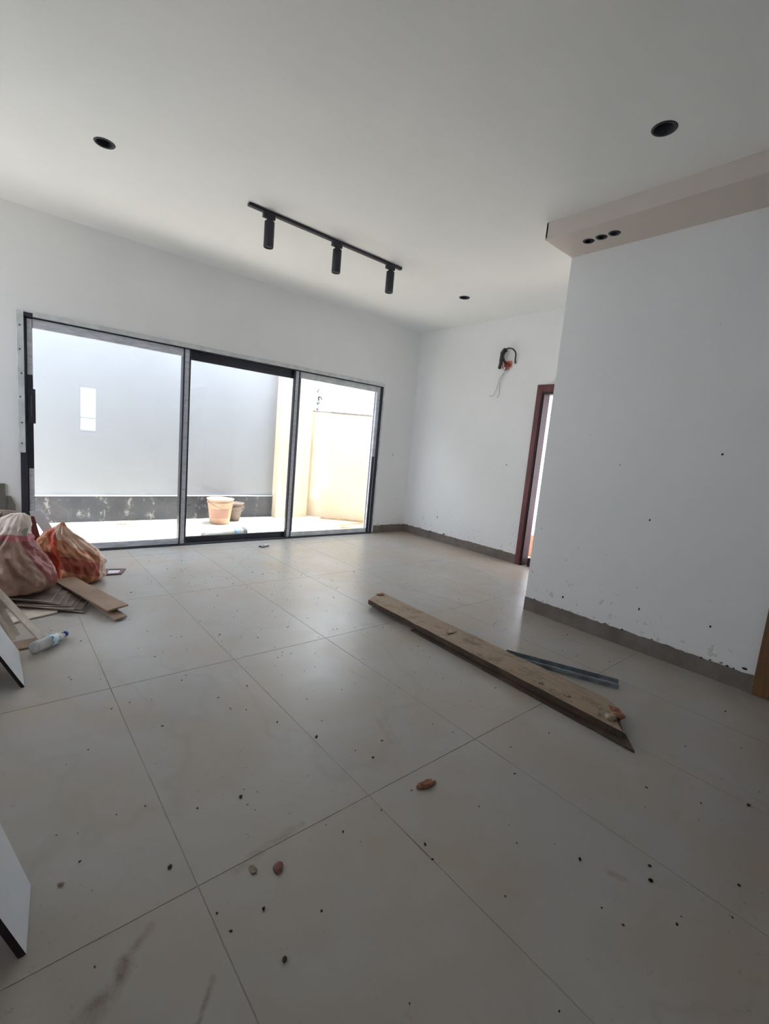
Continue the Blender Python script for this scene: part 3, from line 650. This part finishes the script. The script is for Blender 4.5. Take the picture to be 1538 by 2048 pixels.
# ------------------------------------------------------------------ debris pile at the left
def sack(name, label, rings, m, seed, amp=.022, group='rubble sacks in the debris pile'):
    """rings: (z, cx, cy, rx, ry) from base to top"""
    seg = 112; n = 90; bm = bmesh.new(); rr = []
    zs = [r[0] for r in rings]
    def interp(f):
        P = smooth[int(min(f, .9999) * (len(smooth) - 1))]; return P
    def cr(vals, t):
        k = len(vals) - 1; x = t * k; i = min(int(x), k - 1); u = x - i
        p0, p1, p2, p3 = vals[max(i - 1, 0)], vals[i], vals[i + 1], vals[min(i + 2, k)]
        return .5 * ((2 * p1) + (p2 - p0) * u + (2 * p0 - 5 * p1 + 4 * p2 - p3) * u * u + (3 * p1 - p0 - 3 * p2 + p3) * u ** 3)
    cx0, cy0 = rings[0][1], rings[0][2]
    for i in range(n + 1):
        t_ = i / n; z, cx, cy, rx, ry = [cr([r[q] for r in rings], t_) for q in range(5)]
        ring = []
        for k in range(seg):
            a = 2 * math.pi * k / seg; p = Vector((cx + rx * math.cos(a), cy + ry * math.sin(a), z))
            q = Vector((math.cos(a) * 2.2, math.sin(a) * 2.2, z * 5)) + Vector((seed * 3.1, 0, 0))
            rd = 1 - abs(noise.noise(q)) * 2; rd2 = 1 - abs(noise.noise(q * 2.3 + Vector((5, 5, 5)))) * 2
            e = min(1, 6 * t_ + .15) * min(1, rx / .1)
            rd3 = 1 - abs(noise.noise(q * 5.1 + Vector((9, 2, 5)))) * 2
            off = amp * (rd - .55) * e + amp * .55 * (rd2 - .5) * e + amp * .22 * (rd3 - .5) * e
            p += Vector((math.cos(a), math.sin(a), .25 * noise.noise(q * .9))) * off
            p.z = max(p.z, zs[0]); ring.append(bm.verts.new(p))
        rr.append(ring)
    for a, b_ in zip(rr, rr[1:]):
        for k in range(seg): bm.faces.new((a[k], a[(k + 1) % seg], b_[(k + 1) % seg], b_[k]))
    bm.faces.new(rr[0][::-1]); bm.faces.new(rr[-1])
    base = Vector((rings[0][1], rings[0][2], rings[0][0]))
    for v in bm.verts: v.co -= base
    o = obj(name, bm, m, None, True); o.location = base
    return tag(o, label, 'sack', group)
mA = sack_mat('pink tan woven sack', (176, 146, 134), (150, 118, 104), ((.055, -.06, .415), .05), [((.78, -.15, .45), .225, .035, (140, 56, 66)), ((.95, .1, .25), .285, .05, (224, 206, 200)), ((.15, 0, 1), .56, .175, (226, 214, 206)), ((.15, 0, 1), .375, .018, (190, 96, 112))])
mB = sack_mat('orange woven sack', (206, 150, 118), (190, 122, 84), None, [((.5, -.2, .85), .300, .04, (224, 196, 178)), ((.35, .0, 1.0), .145, .055, (160, 62, 60)), ((1, 0, .1), -.135, .022, (200, 72, 52)), ((1, 0, -.1), .16, .045, (228, 206, 190))], .3)
mC = sack_mat('brown woven sack', (136, 116, 100), (112, 92, 78), None, [((0, 0, 1), .42, .018, (160, 70, 62)), ((0, 0, 1), .46, .014, (220, 180, 160))])
sA = sack('rubble_sack', 'full woven sack with wide red stripe and white top, frontmost', [(.086, -4.80, -1.30, .165, .15), (.105, -4.80, -1.32, .20, .18), (.16, -4.80, -1.33, .222, .20), (.25, -4.83, -1.32, .222, .20), (.34, -4.86, -1.30, .195, .18), (.42, -4.86, -1.28, .16, .15), (.50, -4.82, -1.25, .115, .12), (.56, -4.80, -1.23, .085, .08), (.60, -4.78, -1.22, .035, .03)], mA, 1, .030)
sB = sack('rubble_sack', 'orange and white woven sack slumped on the brown board', [(.003, -4.40, -.97, .13, .11), (.03, -4.39, -.965, .165, .135), (.09, -4.40, -.96, .182, .15), (.18, -4.42, -.96, .185, .15), (.27, -4.47, -.96, .165, .14), (.34, -4.51, -.96, .135, .11), (.40, -4.53, -.98, .085, .07), (.445, -4.52, -.98, .04, .03), (.485, -4.50, -.98, .008, .008)], mB, 5, .034)
sC = sack('rubble_sack', 'brown woven sack at the back under the wall offcuts', [(.01, -4.98, -.62, .25, .18), (.12, -4.98, -.62, .29, .22), (.28, -4.96, -.62, .28, .21), (.38, -4.93, -.62, .24, .19), (.45, -4.90, -.60, .17, .14), (.50, -4.86, -.60, .10, .08), (.52, -4.86, -.60, .04, .04)], mC, 9, .028)
# logo patch on the white top of the front sack
t_ = []
def board(name, label, pts, th, m, group=None, cat='board', both=False, bev=0.001):
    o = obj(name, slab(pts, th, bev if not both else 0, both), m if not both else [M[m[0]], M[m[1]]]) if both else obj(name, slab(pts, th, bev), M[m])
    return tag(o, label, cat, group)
G = 'board offcuts in the debris pile'
board('fibre_board', 'flat brown fibre board jutting right from under the orange sack', [(-4.585, -1.19, .094), (-4.45, -1.13, .090), (-4.22, -1.83, .060), (-4.352, -1.89, .060)], .012, 'cardboard', G)
board('fibre_board', 'second brown fibre board peeping out below the first', [(-4.41, -1.62, .036), (-4.33, -1.60, .036), (-4.248, -1.93, .020), (-4.325, -1.965, .018)], .010, 'cardboard', G)
# loose stack of thin sheets below the front sack
rnd = random.Random(4)
ords = ['lowest', 'second lowest', 'third from below', 'fourth from below', 'fifth from below', 'sixth from below', 'topmost']
for k, o_ in enumerate(ords):
    z = .024 + k * .0095; ang = math.radians(143 + rnd.uniform(-9, 9)); tip = Vector((-4.455 - k * .028 + rnd.uniform(-.015, .015), -1.735 + k * .018 + rnd.uniform(-.02, .02), z - .006))
    d = Vector((math.cos(ang), math.sin(ang), .008)).normalized(); s = Vector((.30, .95, 0)).normalized() * rnd.uniform(.26, .40); L = rnd.uniform(.50, .66)
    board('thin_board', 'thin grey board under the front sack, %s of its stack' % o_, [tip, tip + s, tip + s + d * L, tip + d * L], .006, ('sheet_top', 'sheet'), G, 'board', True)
board('thin_board', 'wide dark board flat on the floor at the foot of the stack', [(-4.60, -1.655, .012), (-4.56, -1.30, .012), (-5.10, -1.20, .012), (-5.10, -1.60, .012), (-4.84, -1.74, .012)], .010, 'sheet', G)
board('dark_board', 'dark board sticking out left of the stack', [(-4.90, -1.66, .022), (-4.90, -1.62, .022), (-5.25, -1.60, .022), (-5.25, -1.66, .022)], .008, 'sheet_dark', G)
# long pale batten propped on the pile, its foot by the bottle
A = Vector((-4.700, -2.105, .004)); B = Vector((-4.955, -1.86, .345)); s = Vector((.016, .020, 0))
board('batten', 'long pale batten sloping down to the plastic bottle', [A - s, A + s, B + s, B - s], .010, 'sheet', None, 'batten')
for k, (p, q, w, lb) in enumerate([((-4.822, -2.02, .03), (-4.935, -1.90, .285), .020, 'upper thin strip leaning beside the white panel'), ((-4.838, -2.07, .03), (-4.935, -2.00, .235), .014, 'lower thin strip leaning beside the white panel')]):
    p, q = Vector(p), Vector(q); s = Vector((w * .7, w * .7, 0))
    board('thin_strip', lb, [p - s, p + s, q + s, q - s], .006, 'sheet', None, 'board')
board('small_board', 'small pale offcut on the floor beside the bottle base', [(-4.90, -2.165, .012), (-4.765, -2.165, .012), (-4.74, -2.04, .012), (-4.88, -2.06, .012)], .011, 'cardboard', G)
# white laminated panels leaning to the left
board('laminated_sheet', 'white panel with dark back leaning on the debris pile', [(-4.818, -2.614, .003), (-4.822, -2.175, .003), (-5.09, -2.06, .52), (-5.09, -2.52, .52)], .014, ('whiteboard', 'panel_edge'), None, 'panel', True)
board('laminated_sheet', 'white broken panel leaning close to the camera at lower left', [(-4.882, -4.012, .003), (-4.862, -3.81, .003), (-4.975, -3.60, .26), (-5.00, -3.99, .32)], .016, ('whiteboard', 'panel_edge'), None, 'panel', True)
# rubble the panels lean on
for c, s, m, lb in [((-5.26, -2.40, .12), (.13, .2, .13), 'sheet_dark', 'rubble heap under the white leaning panel'), ((-5.12, -3.85, .09), (.06, .12, .10), 'sheet_dark', 'rubble lump behind the broken panel near the camera')]:
    bm = bmesh.new(); rock(bm, c, s, int(c[1] * 91), 4); tag(obj('rubble_lump', bm, M[m]), lb, 'rubble')
bm = bmesh.new(); rock(bm, (-5.16, -1.92, .09), (.16, .12, .11), 8, 4); tag(obj('rubble_lump', bm, M['sheet_dark']), 'dark rubble lump behind the sloping batten', 'rubble')
# leaning pieces at the back
board('white_tile', 'narrow pale board leaning between the sacks before the glass', [(-4.693, -.70, .525), (-4.615, -.70, .53), (-4.44, -.80, .18), (-4.50, -.80, .16)], .010, 'whiteboard', None)
board('red_strip', 'dark red strip leaning left of the narrow pale board', [(-4.70, -.78, .50), (-4.665, -.78, .50), (-4.60, -.80, .20), (-4.66, -.80, .20)], .008, 'redwood', None)
bm = slab([(-4.93, -.055, .0), (-4.825, -.055, .0), (-4.82, -.012, .662), (-4.93, -.012, .662)], .010, .001); tag(obj('wall_offcut', bm, M['greyoff']), 'tall grey cement board leaning on wall at left edge', 'board')
bm = slab([(-4.815, -.05, .0), (-4.753, -.05, .0), (-4.753, -.018, .47), (-4.783, -.012, .552), (-4.812, -.012, .552)], .010, .001); tag(obj('wall_offcut', bm, M['greyoff']), 'short cut-cornered cement board leaning left of the glass door', 'board')
# small dark frame on the floor
t = thing('framed_offcut', 'small dark red frame lying right of the orange sack', 'frame', (-4.12, -.81, 0))
P = [Vector((-4.216, -.89, .010)), Vector((-4.170, -.71, .010)), Vector((-4.021, -.755, .010)), Vector((-4.085, -.90, .010))]
cen = sum(P, Vector()) / 4; I = [cen + (p - cen) * .62 for p in P]
bm = bmesh.new(); o_ = [bm.verts.new(p) for p in P]; i_ = [bm.verts.new(p) for p in I]; ob = [bm.verts.new(p - Vector((0, 0, .009))) for p in P]; ib = [bm.verts.new(p - Vector((0, 0, .009))) for p in I]
for k in range(4):
    j = (k + 1) % 4; bm.faces.new((o_[k], o_[j], i_[j], i_[k])); bm.faces.new((ob[k], ib[k], ib[j], ob[j])); bm.faces.new((o_[k], ob[k], ob[j], o_[j])); bm.faces.new((i_[k], i_[j], ib[j], ib[k]))
bmesh.ops.recalc_face_normals(bm, faces=bm.faces[:]); obj('frame_rim', bm, M['redwood'], t)
obj('inner_sheet', slab([p - Vector((0, 0, .005)) for p in I], .004), M['whiteboard'], t)

# plastic bottle
t = thing('plastic_bottle', 'crumpled clear plastic bottle with blue cap lying on floor', 'bottle', (-4.68, -2.16, 0))
A = Vector((-4.765, -2.255, .036)); B = Vector((-4.600, -2.085, .024)); d = (B - A).normalized(); Lb = (B - A).length
q = d.to_track_quat('Z', 'Y').to_matrix().to_4x4(); T = Matrix.Translation(A) @ q
m, nt, b = new_mat('cloudy clear plastic'); b.inputs['Base Color'].default_value = (.93, .95, .96, 1); b.inputs['Roughness'].default_value = .12
b.inputs['Transmission Weight'].default_value = .55; b.inputs['IOR'].default_value = 1.3; bump(nt, b, noise_tex(nt, coord(nt, True), 40), .3, .004); M['pet'] = m
M['cap'] = simple('blue bottle cap', (50, 84, 150), .4, scale=20, bmp=0); M['lab'] = simple('teal blue bottle label', (70, 150, 180), .4, scale=24, rgb2=(215, 230, 238), contrast=(.46, .54), bmp=0)
bm = bmesh.new(); lathe(bm, [(0, .004), (.022, 0), (.032, .006), (.034, .02), (.033, .05), (.0345, .08), (.033, .11), (.0345, .13), (.034, .15), (.028, .175), (.018, .20), (.0125, .212), (.0125, .222)], 32, T)
for v in bm.verts:
    v.co += (v.co - (A + d * (v.co - A).dot(d))) * .22 * noise.noise(v.co * 38)
obj('bottle_body', bm, m, t, True)
bm = bmesh.new(); lathe(bm, [(.0355, .098), (.0362, .100), (.0366, .148), (.0355, .150)], 32, T); obj('bottle_label', bm, M['lab'], t, True)
bm = bmesh.new(); lathe(bm, [(0, .240), (.0145, .240), (.016, .237), (.016, .218), (0, .218)], 24, T); obj('bottle_cap', bm, M['cap'], t, True)

# ------------------------------------------------------------------ crumbs on the floor
bm = bmesh.new(); rock(bm, (-3.661, -4.154, .008), (.045, .018, .009), 11, 2); tag(obj('brick_flake', bm, M['brick']), 'orange brick flake on the floor in front of the scaffold board', 'brick chip')
bm = bmesh.new(); rock(bm, (-4.288, -4.149, .004), (.020, .015, .005), 12, 2); tag(obj('brick_flake', bm, simple('faded brick red', (120, 84, 74), .9, scale=30)), 'dull red-brown flake on the near floor tiles', 'brick chip')
for x, y, s in [(-4.392, -4.383, .009), (-4.544, -3.965, .008), (-3.473, -4.679, .007), (-3.357, -4.852, .008), (-4.377, -4.235, .006), (-3.858, -4.343, .006), (-3.129, -5.033, .006), (-2.649, -4.958, .009), (-3.446, -4.956, .005), (-3.30, -4.83, .006)]:
    bm = bmesh.new(); rock(bm, (x, y, s * .5), (s, s * .75, s * .6), int(x * 1000 + y * 77), 1)
    tag(obj('mortar_crumb', bm, M['crumb']), 'small dark crumb of mortar on the near floor tiles', 'mortar crumb', 'dark crumbs on the near floor')
bm = bmesh.new(); rock(bm, (-4.798, -3.852, .004), (.010, .006, .005), 5, 1); tag(obj('plaster_flake', bm, M['mortar']), 'small pale plaster flake beside the broken white panel', 'plaster flake')
bm = bmesh.new(); rock(bm, (-4.35, -4.11, .003), (.018, .010, .004), 6, 2); tag(obj('plaster_flake', bm, M['mortar']), 'grey plaster flake beside the dull red-brown flake', 'plaster flake')
bm = bmesh.new(); rnd = random.Random(21)
for i in range(650):
    if i < 330: x, y = rnd.uniform(-4.1, -.1), rnd.uniform(-3.6, -.2)
    else: x, y = rnd.uniform(-4.8, -1.6), rnd.uniform(-5.2, -.4)
    if -4.3 < x < -3.95 and -1.0 < y < -.6: continue
    if -2.75 < x < -2.0 and -4.6 < y < -2.3: continue
    if x > XP - .01 and y < YP + .05: continue
    s = rnd.uniform(.0012, .0036) * (1.7 if rnd.random() < .06 else 1)
    rock(bm, (x, y, s * .4), (s * rnd.uniform(1, 2), s, s * .6), i, 1)
o = tag(obj('floor_grit', bm, M['crumb']), 'fine dark grit scattered over the dusty floor tiles', 'grit'); o['kind'] = 'stuff'
